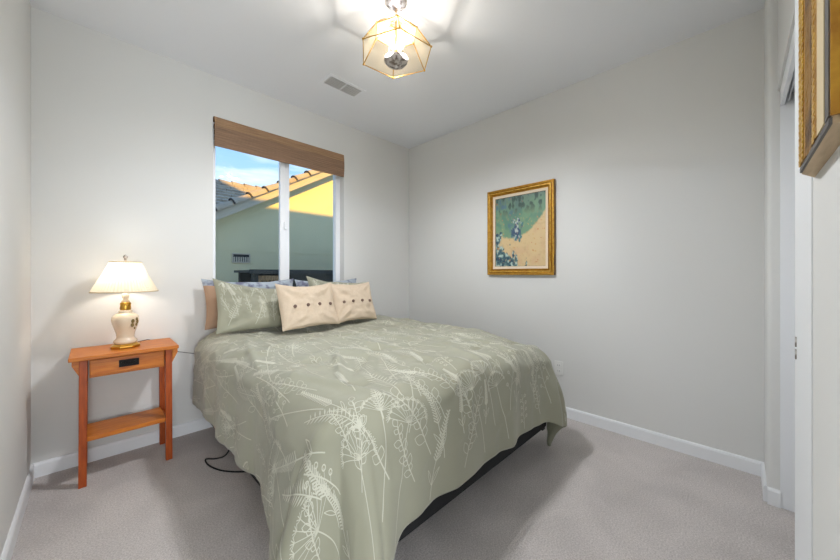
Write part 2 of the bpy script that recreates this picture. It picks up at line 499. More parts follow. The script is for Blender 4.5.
# gable wall: bottom edge of the rake on plane Y: z = 1.186 + Y*(.142+.573*(X/Y-.2296))
def rake(X, Y):
    return CAM_H + Y * (.142 + .573 * (X / Y - .2296))
def w2(x, y, z):      # world to the house's own frame
    return (x - 3.5, y - 7.0, z + .25)
bm = bmesh.new()
Yw = 7.0
pts = [(0.4, -.25), (9.5, -.25), (9.5, rake(5.8, Yw) - .573 * 3.7 + .05), (5.8, rake(5.8, Yw) + .05), (1.3, rake(1.3, Yw) + .05), (0.4, rake(0.4, Yw) + .05)]
A = [bm.verts.new(w2(x, Yw, z)) for x, z in pts]; B = [bm.verts.new(w2(x, Yw + .2, z)) for x, z in pts]
n = len(pts)
for k in range(n):
    bm.faces.new((A[k], A[(k + 1) % n], B[(k + 1) % n], B[k]))
bm.faces.new(A[::-1]); bm.faces.new(B)
# raised control joint across the stucco
box(bm, *(0.4 - 3.5, 9.5 - 3.5, -.008, 0, 1.64 + .25, 1.652 + .25))
obj('gable_wall', bm, M['stucco'], hs)
# rake fascia and its row of tiles
Yf = 6.78
bm = bmesh.new()
def slab(bm, xa, xb, ya, yb, z_lo, z_hi, mi=0):
    ra = rake(xa, Yf); rb = rake(xb, Yf)
    hexa(bm, [w2(xa, ya, ra + z_lo), w2(xb, ya, rb + z_lo), w2(xb, yb, rb + z_lo), w2(xa, yb, ra + z_lo),
              w2(xa, ya, ra + z_hi), w2(xb, ya, rb + z_hi), w2(xb, yb, rb + z_hi), w2(xa, yb, ra + z_hi)], mi)
slab(bm, 0.1, 5.8, Yf, Yf + .04, 0, .17)
slab(bm, 0.1, 5.8, Yf + .04, Yw + .2, .05, .09)
obj('fascia', bm, M['fascia'], hs)
bm = bmesh.new()
rnd = random.Random(3)
def barrel(bm, a, b, r0, r1, mi=0, seg=10):
    """half-round cover tile between two points"""
    a = Vector(a); b = Vector(b); d = (b - a).normalized()
    side = d.cross(Vector((0, 0, 1))).normalized(); up = side.cross(d)
    rings = []
    for p, r in ((a, r0), (b, r1)):
        rings.append([bm.verts.new(p + r * (math.cos(PI * k / seg) * side + math.sin(PI * k / seg) * up)) for k in range(seg + 1)])
    inner = []
    for p, r in ((a, r0 - .02), (b, r1 - .02)):
        inner.append([bm.verts.new(p + r * (math.cos(PI * k / seg) * side + math.sin(PI * k / seg) * up)) for k in range(seg + 1)])
    for k in range(seg):
        bm.faces.new((rings[0][k], rings[0][k + 1], rings[1][k + 1], rings[1][k])).material_index = mi
        bm.faces.new((inner[0][k + 1], inner[0][k], inner[1][k], inner[1][k + 1])).material_index = mi
        bm.faces.new((rings[0][k + 1], rings[0][k], inner[0][k], inner[0][k + 1])).material_index = 1
        bm.faces.new((rings[1][k], rings[1][k + 1], inner[1][k + 1], inner[1][k])).material_index = 1
x = 0.1
while x < 5.75:
    xb = x + .30
    barrel(bm, w2(x - .03, Yf + .07, rake(x - .03, Yf) + .17), w2(xb, Yf + .07, rake(xb, Yf) + .155), .125, .10)
    # dark mortar between one tile's lip and the next
    x = xb
x = 0.1
while x < 5.75:      # dark lips
    a = Vector(w2(x - .035, Yf + .07, rake(x - .035, Yf) + .172)); b = Vector(w2(x - .012, Yf + .07, rake(x - .012, Yf) + .172))
    barrel(bm, a, b, .130, .130, mi=1)
    x += .30
obj('rake_tiles', bm, [M['roof_tile'], M['tile_edge']], hs, smooth=False)
# roof field behind: a slope facing us with courses of tiles and its ridge
bm = bmesh.new()
y0, z0, y1, z1 = 7.7, 2.55, 9.6, 3.56
nc = 9
for c in range(nc):
    ya = y0 + (y1 - y0) * c / nc; yb = y0 + (y1 - y0) * (c + 1) / nc
    za = z0 + (z1 - z0) * c / nc; zb = z0 + (z1 - z0) * (c + 1) / nc
    xs = -1.0 + (c % 2) * .15
    while xs < 4.6:
        hexa(bm, [w2(xs, ya - .03, za), w2(xs + .29, ya - .03, za), w2(xs + .29, yb, zb - .03), w2(xs, yb, zb - .03),
                  w2(xs, ya - .03, za + .05), w2(xs + .29, ya - .03, za + .05), w2(xs + .29, yb, zb + .01), w2(xs, yb, zb + .01)], 0)
        xs += .30
hexa(bm, [w2(-1, y0, z0 - .1), w2(4.8, y0, z0 - .1), w2(4.8, y1, z1 - .1), w2(-1, y1, z1 - .1), w2(-1, y0, z0 - .01), w2(4.8, y0, z0 - .01), w2(4.8, y1, z1 - .03), w2(-1, y1, z1 - .03)], 1)
xs = -1.0
while xs < 4.6:
    barrel(bm, w2(xs - .02, y1, z1 - .03), w2(xs + .30, y1, z1 - .045), .12, .10)
    xs += .30
obj('roof', bm, [M['roof_tile'], M['tile_edge']], hs)
bm = bmesh.new()
box(bm, -1.0 - 3.5, 0.4 - 3.5, .95, 1.2, 0, 2.75)
obj('side_wall', bm, M['stucco'], hs)
# louvred wall vent
vx0, vx1, vz0, vz1 = .273 * 7, .314 * 7, CAM_H + .24, CAM_H + .385
bm = bmesh.new()
box(bm, vx0 - .02 - 3.5, vx1 + .02 - 3.5, -.02, 0, vz0 + .25 - .02, vz0 + .25)
box(bm, vx0 - .02 - 3.5, vx1 + .02 - 3.5, -.02, 0, vz1 + .25, vz1 + .25 + .02)
box(bm, vx0 - .02 - 3.5, vx0 - 3.5, -.02, 0, vz0 + .25, vz1 + .25)
box(bm, vx1 - 3.5, vx1 + .02 - 3.5, -.02, 0, vz0 + .25, vz1 + .25)
box(bm, vx0 - 3.5, vx1 - 3.5, -.004, 0, vz0 + .25, vz1 + .25, 1)
for k in range(7):
    xx = vx0 + (vx1 - vx0) * (k + .5) / 7
    box(bm, xx - .012 - 3.5, xx + .012 - 3.5, -.014, -.004, vz0 + .25, vz1 + .25 - .05, 0)
obj('wall_vent', bm, [M['fascia'], M['slot']], hs)

# dark lean-to with a slatted crate, standing by the neighbour's wall
sh = empty('garden_shed', (2.6, 5.9, -.25), 'low dark garden shelter with pale slatted front standing before the neighbouring wall', 'shed')
bm = boxes((-.86, 2.2, -.40, .42, 1.46, 1.50), (-.86, 2.2, -.42, -.38, 1.44, 1.51))
obj('roof', bm, M['shed_dark'], sh)
bm = boxes((-.80, -.72, -.36, -.28, 0, 1.46), (-.20, -.12, -.36, -.28, 0, 1.46), (2.06, 2.14, -.36, -.28, 0, 1.46), (-.80, 2.14, .34, .38, 0, 1.46), (-.12, 2.06, -.33, -.30, 0, 1.46))
obj('posts', bm, M['shed_dark'], sh)
bm = bmesh.new()
for k in range(8):
    box(bm, -.70 + k * .0625, -.655 + k * .0625, -.32, -.29, 0, 1.37)
box(bm, -.71, -.21, -.335, -.32, 1.33, 1.41)
obj('slats', bm, M['shed_wood'], sh)

# ------------------------------------------------------------------ bed
BX0, BX1, BY0, BY1 = 0.585, 2.165, 0.935, 2.89
bf = empty('bed', ((BX0 + BX1) / 2, (BY0 + BY1) / 2, 0), 'bed with black box spring and metal frame, mostly under the sage comforter', 'bed')
def rel(x0, x1, y0, y1, z0, z1):
    cx, cy = (BX0 + BX1) / 2, (BY0 + BY1) / 2
    return (x0 - cx, x1 - cx, y0 - cy, y1 - cy, z0, z1)
for (a, b, c, d) in ((BX0, BX0 + .035, BY0 + .01, BY1), (BX1 - .035, BX1, BY0 + .01, BY1)):
    obj('side_rail', boxes(rel(a, b, c, d, .13, .165)), M['black_metal'], bf)
obj('cross_rail', boxes(rel(BX0 + .035, BX1 - .035, BY0 + .42, BY0 + .46, .135, .165)), M['black_metal'], bf)
obj('cross_rail', boxes(rel(BX0 + .035, BX1 - .035, BY1 - .46, BY1 - .42, .135, .165)), M['black_metal'], bf)
for px in (BX0 + .30, BX1 - .30):
    for py in (BY0 + .44, BY1 - .44):
        bm = bmesh.new()
        lathe(bm, [(.022, 0), (.022, .02), (.014, .025), (.014, .135)], 12, px - (BX0 + BX1) / 2, py - (BY0 + BY1) / 2)
        obj('leg', bm, M['black_metal'], bf)
def soft_box(x0, x1, y0, y1, z0, z1, r, mat_, name, cr=.10):
    x0, x1, y0, y1, z0, z1 = rel(x0, x1, y0, y1, z0, z1)
    bm = bmesh.new(); pts = []
    for cx, cy, a0 in ((x1 - cr, y1 - cr, 0), (x0 + cr, y1 - cr, 90), (x0 + cr, y0 + cr, 180), (x1 - cr, y0 + cr, 270)):
        pts += [(cx + cr * math.cos(R(a0 + 15 * k)), cy + cr * math.sin(R(a0 + 15 * k))) for k in range(7)]
    lo_ = [bm.verts.new((x, y, z0)) for x, y in pts]; hi_ = [bm.verts.new((x, y, z1)) for x, y in pts]
    n = len(pts)
    for k in range(n):
        bm.faces.new((lo_[k], lo_[(k + 1) % n], hi_[(k + 1) % n], hi_[k]))
    bm.faces.new(lo_[::-1]); bm.faces.new(hi_)
    o = obj(name, bm, mat_, bf)
    b = o.modifiers.new('b', 'BEVEL'); b.width = r; b.segments = 4; b.limit_method = 'ANGLE'; b.angle_limit = R(50)
    return o
soft_box(BX0 - .03, BX1 + .03, BY0 - .022, BY1, .165, .42, .02, M['black_cloth'], 'box_spring')
soft_box(BX0 + .01, BX1 - .01, BY0 + .01, BY1, .42, .675, .06, M['white_cloth'], 'mattress')

# ---- comforter: a sheet laid over the bed, hanging on three sides, corners gathered into folds
FX0, FX1, FY_, = BX0 + .07, BX1 - .075, BY0 + .085      # edge of the flat top
RHO = 0.150
TOP = 0.765
OVER = 0.58                                         # cloth beyond the flat top, along the cloth
HEAD = 2.80
def prof(d):
    q = RHO * PI / 2
    ph = np.minimum(d, q) / RHO
    o = RHO * np.sin(ph); dn = RHO * (1 - np.cos(ph))
    e = np.maximum(d - q, 0)
    return o + .015 * e, dn + e * .998
def drape(a, b):
    """a,b sheet coordinates in metres: a = X on the flat, b = Y on the flat"""
    a = np.asarray(a, float); b = np.asarray(b, float)
    dl = np.maximum(FX0 - a, 0); dr = np.maximum(a - FX1, 0); df = np.maximum(FY_ - b, 0)
    dx = dl + dr; sx = np.where(dl > 0, -1.0, 1.0)
    d = np.hypot(dx, df)
    th = np.arctan2(df, dx + 1e-9)
    o, dn = prof(d)
    ax = np.clip(a, FX0, FX1); by = np.maximum(b, FY_)
    hang = sst(.10, .55, d)
    # distance along the edge from the corner
    along = np.where((df > 0) & (dx <= 0), np.minimum(np.abs(ax - FX0), np.abs(ax - FX1)), np.where((dx > 0) & (df <= 0), by - FY_, 0.0))
    corner = (dx > 0) & (df > 0)
    left = ax < (FX0 + FX1) / 2
    # gathered corner: two lobes beside a crease on the diagonal
    lob = np.where(corner, -.022 * np.exp(-((th - PI / 4) / .16) ** 2) + .125 * (np.exp(-((th - .15) / .36) ** 2) + .62 * np.exp(-((th - 1.40) / .36) ** 2)), 0)
    side = np.where(df > dx, .62, 1.0) * np.where(corner, 0, .125 * math.exp(-(.15 / .36) ** 2) * np.exp(-(along / np.where(df > dx, .09, .20)) ** 2))
    edge_v = .085 * math.exp(-(.42 / .30) ** 2)
    amp = hang * np.where(left, 1.0, 1.15)
    o = o + amp * (lob + side)
    # hanging folds along the sides
    per = np.where(df > dx, ax * 1.0, by * 1.0 + 7.3)
    flute = fbm(per * 5.2, per * 0 + 1.7, 3) * .036 + .009 * np.sin(per * 17 + 2 * vnoise(per * 2, d * 3))
    o = o + hang * flute * np.where(corner, 0.25, 1.0) * (1 - np.exp(-(along / .12) ** 2) * (~corner))
    dirx = np.where(corner, sx * np.cos(th), np.where(dx > 0, sx, 0.0))
    diry = np.where(corner, -np.sin(th), np.where(df > 0, -1.0, 0.0))
    x = ax + dirx * o; y = by + diry * o
    z = TOP - dn
    # puffed, tacked and rumpled top
    puff = 1 - .75 * hang
    r1 = fbm(a * 2.1 + 3.0, b * 2.1, 3)
    r2 = fbm(a * 5.0 + 1.3 + .8 * r1, b * 4.0 + 9, 2)
    ridge = (0.5 - np.abs(r2)) ** 2
    n = puff * (.036 * r1 + .060 * ridge - .014 + .004 * fbm(a * 18, b * 18, 2))
    for cxx, dp_ in ((FX0, .02), (FX1, .06)):
        n = n - dp_ * np.exp(-(((a - cxx) ** 2 + (b - FY_) ** 2) / .26 ** 2))
    for (ta, tb) in [(0.78 + .42 * i, 1.12 + .42 * j) for i in range(4) for j in range(4)]:
        rr = ((a - ta) / .06) ** 2 + ((b - tb) / .028) ** 2
        n = n - puff * .020 * np.exp(-rr)
    # a few long creases
    for (ca, cb, ang, ln, wd, am) in ((.86, 1.42, 1.1, .22, .022, .024), (.95, 1.35, .7, .16, .02, -.016), (.62, 1.95, 1.35, .30, .02, .018), (1.75, 1.25, 1.9, .2, .022, .014), (1.45, 2.0, .3, .2, .015, -.014), (1.9, 1.9, .2, .2, .014, -.012), (.70, 1.15, 1.9, .25, .025, .02)):
        u = (a - ca) * math.cos(ang) + (b - cb) * math.sin(ang); v = -(a - ca) * math.sin(ang) + (b - cb) * math.cos(ang)
        n = n + am * np.exp(-(u / ln) ** 2 - (v / wd) ** 2)
    z = z + n * np.cos(np.minimum(d / RHO, PI / 2))
    x = x + dirx * n * np.sin(np.minimum(d / RHO, PI / 2)); y = y + diry * n * np.sin(np.minimum(d / RHO, PI / 2))
    # the gathered corners pull the hem down beside them
    z = z - .075 * hang * np.where(corner, 1.0, np.where(dx + df > 0, np.exp(-(along / np.where(df > dx, .07, .17)) ** 2), 0)) * np.where(left, 1.0, .6)
    # hem wanders a little
    z = z + hang * .02 * fbm(per * 3.3, per * 0 + 4, 2)
    z = np.maximum(z, .02)
    return np.stack([x, y, z], -1)

def sheet_grid(fn, a0, a1, b0, b1, na, nb):
    A, B = np.meshgrid(np.linspace(a0, a1, na), np.linspace(b0, b1, nb), indexing='ij')
    P = fn(A, B)
    da = np.gradient(P, axis=0); db = np.gradient(P, axis=1)
    N = np.cross(da, db); N /= (np.linalg.norm(N, axis=-1, keepdims=True) + 1e-12)
    def samp(a, b, lift):
        fa = np.clip((np.asarray(a) - a0) / (a1 - a0) * (na - 1), 0, na - 1.001)
        fb = np.clip((np.asarray(b) - b0) / (b1 - b0) * (nb - 1), 0, nb - 1.001)
        i = fa.astype(int); j = fb.astype(int); u = (fa - i)[:, None]; v = (fb - j)[:, None]
        def bl(G): return (G[i, j] * (1 - u) + G[i + 1, j] * u) * (1 - v) + (G[i, j + 1] * (1 - u) + G[i + 1, j + 1] * u) * v
        return bl(P) + bl(N) * lift
    return P, N, samp

class PM:      # polygon mesh collector
    def __init__(s): s.v = []; s.f = []; s.m = []; s.n = 0
    def add(s, verts, faces, mi):
        s.v.append(np.asarray(verts)); s.f += [tuple(int(i) + s.n for i in f) for f in faces]; s.m += [mi] * len(faces); s.n += len(verts)
    def build(s, name, mats, parent=None, loc=(0, 0, 0), smooth=True):
        me = bpy.data.meshes.new(name)
        V = np.concatenate(s.v) - np.array(loc)
        me.from_pydata([tuple(p) for p in V], [], s.f)
        for m in mats: me.materials.append(m)
        me.polygons.foreach_set('material_index', s.m)
        me.polygons.foreach_set('use_smooth', [smooth] * len(s.f))
        me.update()
        o = bpy.data.objects.new(name, me); C.objects.link(o); o.location = loc
        if parent: o.parent = parent
        return o

# ---- line-drawn botanicals, as ribbons in sheet coordinates
def sprig(rng, kind, L_):
    """returns list of polylines (points, half-width) in local (u across, v along) metres"""
    out_ = []
    bend = rng.uniform(-.18, .18) * L_
    st = lambda t: (bend * t * t, L_ * t)
    w0 = .0024
    out_.append(([st(i / 10) for i in range(11)], w0))
    def leaf(p, ang, l, wd, fill=False):
        ca, sa = math.sin(ang), math.cos(ang)
        a = []
        for k in range(7):
            t = k / 6
            o_ = wd * math.sin(PI * t)
            a.append((p[0] + ca * l * t - sa * o_, p[1] + sa * l * t + ca * o_))
        b = []
        for k in range(7):
            t = k / 6
            o_ = -wd * math.sin(PI * t)
            b.append((p[0] + ca * l * t - sa * o_, p[1] + sa * l * t + ca * o_))
        if fill:
            out_.append(([(p[0] + ca * l * t, p[1] + sa * l * t) for t in (0, .25, .5, .75, 1)], wd))
        else:
            out_.append((a, .0016)); out_.append((b, .0016))
    if kind == 0:      # fern
        for k in range(12):
            t = .22 + .75 * k / 12; l = .20 * L_ * (1 - .75 * (k / 12)) * (0.6 + .4 * min(1, k / 3))
            for s_ in (-1, 1):
                leaf(st(t), s_ * 1.0, l, .0035, True)
    elif kind == 1:    # umbel
        top = st(1)
        for k in range(11):
            an = -1.35 + 2.7 * k / 10
            e = (top[0] + math.sin(an) * .24 * L_, top[1] + math.cos(an) * .24 * L_)
            out_.append(([top, e], .0014))
            for q in range(5):
                a2 = an + (q - 2) * .5
                out_.append(([e, (e[0] + math.sin(a2) * .05 * L_, e[1] + math.cos(a2) * .05 * L_)], .0016))
    elif kind == 2:    # lavender / wheat spike
        for k in range(16):
            t = .42 + .58 * k / 16
            for s_ in (-1, 1):
                leaf(st(t), s_ * .8, .075 * L_ * (1.15 - .6 * k / 16), .003, True)
        for s_ in (-1, 1): leaf(st(.15), s_ * .5, .22 * L_, .006)
    elif kind == 3:    # leafy branch, outlined leaves
        for k in range(6):
            t = .18 + .8 * k / 6; s_ = 1 if k % 2 else -1
            leaf(st(t), s_ * .75, .19 * L_, .016 * L_ / .3)
            leaf(st(t + .05), -s_ * .6, .12 * L_, .012 * L_ / .3)
        leaf(st(1), 0, .14 * L_, .012)
    elif kind == 4:    # open bloom
        top = st(1)
        for k in range(6):
            an = -1.2 + 2.4 * k / 5
            leaf(top, an, .22 * L_, .018 * L_ / .3)
        for k in range(7):
            an = -1.0 + 2.0 * k / 6
            out_.append(([top, (top[0] + math.sin(an) * .13 * L_, top[1] + math.cos(an) * .13 * L_)], .0016))
        for s_ in (-1, 1): leaf(st(.35), s_ * .6, .2 * L_, .013)
    else:              # small berries on side twigs
        for k in range(8):
            t = .25 + .7 * k / 8; s_ = 1 if k % 2 else -1
            p = st(t); e = (p[0] + s_ * .11 * L_, p[1] + .08 * L_)
            out_.append(([p, e], .0012))
            out_.append(([(e[0] + .008 * math.cos(q * PI / 4), e[1] + .008 * math.sin(q * PI / 4)) for q in range(9)], .0024))
    return out_

def print_sprigs(pm, samp, bounds, rng, cell, lmin, lmax, lift, mi, wmul=1.0, flip=False):
    a0, a1, b0, b1 = bounds
    na = max(1, int(round((a1 - a0) / cell[0]))); nb = max(1, int(round((b1 - b0) / cell[1])))
    for i in range(na):
        for j in range(nb):
            ca = a0 + (i + .5 + rng.uniform(-.32, .32)) * (a1 - a0) / na
            cb = b0 + (j + .1 + (.5 if i % 2 else 0) + rng.uniform(-.25, .25)) * (b1 - b0) / nb
            ang = rng.uniform(-.45, .45)
            if flip: ang += PI
            L_ = rng.uniform(lmin, lmax)
            kk = rng.choice([0, 1, 2, 2, 3, 3, 4, 5])
            for pts, hw_ in sprig(rng, kk, L_):
                # resample finely so the ribbon follows the cloth
                P2 = [np.array(pts[0])]
                for p, q in zip(pts[:-1], pts[1:]):
                    p = np.array(p); q = np.array(q); m_ = max(1, int(np.linalg.norm(q - p) / .012))
                    P2 += [p + (q - p) * (k + 1) / m_ for k in range(m_)]
                P2 = np.array(P2)
                if len(P2) < 2: continue
                T_ = np.gradient(P2, axis=0); T_ /= (np.linalg.norm(T_, axis=1, keepdims=True) + 1e-9)
                Nn = np.stack([-T_[:, 1], T_[:, 0]], 1)
                n_ = len(P2)
                if hw_ > .003:
                    wv = hw_ * np.sin(np.linspace(.12, PI - .12, n_)) if n_ > 2 else np.full(n_, hw_)
                else:
                    wv = np.full(n_, hw_)
                wv = (wv * wmul)[:, None]
                Lf = P2 + Nn * wv; Rt = P2 - Nn * wv
                Q = np.concatenate([Lf, Rt])
                c_, s_ = math.cos(ang), math.sin(ang)
                aa = ca + Q[:, 0] * c_ + Q[:, 1] * s_; bb = cb - Q[:, 0] * s_ + Q[:, 1] * c_
                if aa.min() < a0 or aa.max() > a1 or bb.min() < b0 or bb.max() > b1:
                    keep = (aa > a0) & (aa < a1) & (bb > b0) & (bb < b1)
                else:
                    keep = np.ones(len(aa), bool)
                V = samp(aa, bb, lift)
                fs = [(k, k + 1, n_ + k + 1, n_ + k) for k in range(n_ - 1) if keep[k] and keep[k + 1] and keep[n_ + k] and keep[n_ + k + 1]]
                if fs: pm.add(V, fs, mi)

A0, A1, B0 = FX0 - OVER, FX1 + OVER, FY_ - OVER
NA, NB = 250, 240
P, N, samp = sheet_grid(drape, A0, A1, B0, HEAD, NA, NB)
pm = PM()
idx = np.arange(NA * NB).reshape(NA, NB)
quads = np.stack([idx[:-1, :-1], idx[1:, :-1], idx[1:, 1:], idx[:-1, 1:]], -1).reshape(-1, 4)
top_v = P.reshape(-1, 3); TH = .022
edge = np.minimum.reduce([np.minimum(np.arange(NA), NA - 1 - np.arange(NA))[:, None] + np.zeros((NA, NB)), np.minimum(np.arange(NB), NB - 1 - np.arange(NB))[None, :] + np.zeros((NA, NB))])
thick = (.004 + (TH - .004) * np.sqrt(np.clip(edge / 4.0, 0, 1)))[..., None]
bot = (P - N * thick); bot[..., 2] = np.maximum(bot[..., 2], .012)
allv = np.concatenate([top_v, bot.reshape(-1, 3)])
off = NA * NB
faces = [tuple(q) for q in quads]
mi_ = [0] * len(faces)
bf_ = [tuple(q[::-1] + off) for q in quads]
rim = list(idx[:, 0]) + list(idx[-1, 1:]) + list(idx[-2::-1, -1]) + list(idx[0, -2:0:-1])
rf = [(rim[k - 1], rim[k - 1] + off, rim[k] + off, rim[k]) for k in range(len(rim))]
pm.v.append(allv); pm.n = len(allv); pm.f = faces + [tuple(int(i) for i in f) for f in bf_] + [tuple(int(i) for i in f) for f in rf]
pm.f = [tuple(int(i) for i in f) for f in pm.f]
pm.m = [0] * len(faces) + [1] * len(bf_) + [0] * len(rf)
rng = random.Random(11)
print_sprigs(pm, samp, (A0 + .01, A1 - .01, B0 + .01, HEAD - .01), rng, (.10, .20), .18, .38, .0012, 2, wmul=.8)
cf = pm.build('comforter', [M['sage'], M['underside'], M['print']], loc=(1.38, 1.9, 0))
tag(cf, 'sage green comforter printed with pale line-drawn wildflowers, spread over the bed', 'comforter')

# ------------------------------------------------------------------ pillows
def make_pillow(name, label, group, w_, h_, t_, X, Y, Z, lean, yaw, front, back, seed, prints=False, roll=0.0, cat='pillow', ear=.07, slope=0.0, wrap=None):
    """pillow standing on its long edge; local x = width, z = up, -y = front"""
    n1, n2 = 56, 44
    def face(sgn):
        def fn(a, b):
            s_ = np.asarray(a) / (w_ / 2); t = np.asarray(b) / (h_ / 2)
            s_ = np.clip(s_, -1, 1); t = np.clip(t, -1, 1)
            x = s_ * w_ / 2 * (1 - ear * (1 - t ** 2)) ; z = t * h_ / 2 * (1 - ear * 1.3 * (1 - s_ ** 2))
            th = t_ / 2 * (np.clip((1 - s_ ** 2), 0, 1) * np.clip((1 - t ** 2), 0, 1)) ** .42
            th = th * (1 + .25 * fbm(s_ * 1.6 + seed, t * 1.6 + sgn, 2)) + .015 * fbm(s_ * 4 + seed * 3, t * 4 + 2 * sgn, 3) * np.clip((1 - s_ ** 4) * (1 - t ** 4), 0, 1)
            # radiating creases from the corners
            for cs in (-1, 1):
                for ct in (-1, 1):
                    an = np.arctan2((1 - ct * t), (1 - cs * s_) + 1e-6); rr = np.hypot(1 - ct * t, 1 - cs * s_)
                    th = th + .009 * np.sin(an * 9 + seed) * np.exp(-((rr - .55) / .35) ** 2)  * np.clip((1 - s_ ** 4) * (1 - t ** 4), 0, 1)
            # sag: top edge dips between the corners, body slumps
            z = z - .020 * (1 - s_ ** 2) * sst(.2, 1, t) + .012 * fbm(s_ * 2 + seed, t * 0 + 3, 2)
            z = z - slope * h_ * ((s_ + 1) / 2) * (t + 1) / 2
            y = -sgn * th + .03 * (t ** 2) * -1 * .5
            return np.stack([x, y, z], -1)
        return fn
    pm = PM()
    mats = [front, back, M['print']]
    samps = []
    for sgn in (1, -1):
        P, N, sm = sheet_grid(face(sgn), -w_ / 2, w_ / 2, -h_ / 2, h_ / 2, n1, n2)
        id_ = np.arange(n1 * n2).reshape(n1, n2)
        q = np.stack([id_[:-1, :-1], id_[1:, :-1], id_[1:, 1:], id_[:-1, 1:]], -1).reshape(-1, 4)
        if sgn < 0: q = q[:, ::-1]
        base_n = len(pm.m)
        pm.add(P.reshape(-1, 3), [tuple(k) for k in q], 0 if sgn > 0 else 1)
        if wrap is not None and sgn > 0:
            for k in range(len(q)):
                if (k // (n2 - 1)) / (n1 - 1) < wrap and (k % (n2 - 1)) / (n2 - 1) < .84: pm.m[base_n + k] = 1
        samps.append(sm)
    if prints:
        print_sprigs(pm, samps[0], (-w_ / 2 + .02, w_ / 2 - .02, -h_ / 2 + .02, h_ / 2 - .02), random.Random(seed), (.085, .13), .14, .24, .0012, 2, wmul=.65)
    o = pm.build(name, mats)
    o.matrix_world = Matrix.Translation((X, Y, Z)) @ Matrix.Rotation(yaw, 4, 'Z') @ Matrix.Rotation(-lean, 4, 'X') @ Matrix.Rotation(roll, 4, 'Y') @ Matrix.Translation((0, 0, h_ / 2))
    tag(o, label, cat, group)
    return o, samps[0]
PZ0 = .768
make_pillow('bed_pillow', 'pale blue pillow with a brown back, leaning on the wall at the left end', 'pillows at the head of the bed', .70, .385, .13, .912, 2.745, PZ0 + .012, R(17), R(0), M['blue_cloth'], M['brown_cloth'], 3, wrap=.16)
make_pillow('bed_pillow', 'grey-blue pillow leaning on the wall behind the right sage sham', 'pillows at the head of the bed', .66, .375, .13, 1.60, 2.745, PZ0 + .012, R(17), R(0), M['blue_cloth'], M['brown_cloth'], 8)
make_pillow('pillow_sham', 'large sage sham with pale botanical print, at the left end of the bed', 'pillows at the head of the bed', .61, .405, .14, .893, 2.525, PZ0, R(20), R(-4), M['sage'], M['sage'], 5, True, slope=.18)
make_pillow('pillow_sham', 'sage printed sham mostly hidden behind the right buttoned pillow', 'pillows at the head of the bed', .64, .42, .14, 1.625, 2.555, PZ0, R(20), R(0), M['sage'], M['sage'], 9, True, slope=.14)
def buttoned(label, X, Y, yaw, seed, w_):
    o, sm = make_pillow('throw_pillow', label, 'pillows at the head of the bed', w_, .36, .14, X, Y, PZ0 + .006, R(21), yaw, M['tan_cloth'], M['tan_cloth'], seed, ear=.05)
    for k in range(4):
        a = -w_ / 2 + w_ * (.20 + .22 * k)
        p = sm(np.array([a]), np.array([-.015]), 0.0)[0]
        bm = bmesh.new()
        lathe(bm, [(.0001, 0.004), (.008, .004), (.0115, .0055), (.0125, .003), (.0125, -.004), (.0001, -.004)], 14, cap=False)
        bmesh.ops.rotate(bm, verts=bm.verts, cent=(0, 0, 0), matrix=Matrix.Rotation(R(90), 3, 'X'))
        b_ = obj('button', bm, M['button'], o, smooth=True, loc=tuple(p + np.array([0, -.003, 0])))
    return o
buttoned('tan cushion with four brown buttons, its left edge against the sage sham', 1.175, 2.315, R(2), 21, .47)
buttoned('tan cushion with four brown buttons, nearest the framed painting', 1.600, 2.355, R(-2), 27, .42)

# ------------------------------------------------------------------ console table
tb = empty('side_table', (.146, 2.745, 0), 'narrow orange-brown wooden side table with one drawer and low shelf', 'side table')
TX, TY = .146, 2.745
def tr(x0, x1, y0, y1, z0, z1): return (x0 - TX, x1 - TX, y0 - TY, y1 - TY, z0, z1)
lx0, lx1, ly0, ly1 = -.055, .358, 2.59, 2.895
obj('table_top', boxes(tr(-.095, .388, 2.56, 2.908, .708, .730)), M['cherry'], tb, bevel=.004)
for (ax, ay) in ((lx0, ly0), (lx1 - .035, ly0), (lx0, ly1 - .035), (lx1 - .035, ly1 - .035)):
    bm = bmesh.new()
    x0, x1, y0, y1 = ax - TX, ax + .033 - TX, ay - TY, ay + .035 - TY
    s_ = -1 if ax < .1 else 1
    fl = .003 * s_
    hexa(bm, [(x0 + fl, y0, 0), (x1 + fl, y0, 0), (x1 + fl, y1, 0), (x0 + fl, y1, 0), (x0, y0, .708), (x1, y0, .708), (x1, y1, .708), (x0, y1, .708)])
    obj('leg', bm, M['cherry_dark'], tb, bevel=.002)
for (x0, x1, s_) in ((lx0, lx0 - .028, -1), (lx1, lx1 + .028, 1)):
    for y0 in (ly0 + .005, ly1 - .03):
        bm = bmesh.new()
        xa, xb = x0 - TX, x1 - TX; ya, yb = y0 - TY, y0 + .025 - TY
        vs = [bm.verts.new(p) for p in ((xa, ya, .708), (xb, ya, .708), (xb, ya, .680), (xa, ya, .62), (xa, yb, .708), (xb, yb, .708), (xb, yb, .680), (xa, yb, .62))]
        for f in ((0, 1, 2, 3), (7, 6, 5, 4), (0, 4, 5, 1), (1, 5, 6, 2), (2, 6, 7, 3), (3, 7, 4, 0)):
            bm.faces.new([vs[i] for i in f])
        obj('bracket', bm, M['cherry'], tb)
obj('apron', boxes(tr(lx0 + .04, lx1 - .04, ly0 + .012, ly0 + .02, .60, .708), tr(lx0 + .01, lx0 + .03, ly0 + .035, ly1 - .035, .60, .708), tr(lx1 - .03, lx1 - .01, ly0 + .035, ly1 - .035, .60, .708), tr(lx0 + .04, lx1 - .04, ly1 - .02, ly1 - .008, .60, .708)), M['cherry'], tb)
dr = obj('drawer', boxes(tr(lx0 + .044, lx1 - .044, ly0 + .002, ly0 + .0115, .612, .700)), M['cherry'], tb, bevel=.002)
hx = (lx0 + lx1) / 2 - TX; hy = ly0 + .002 - TY
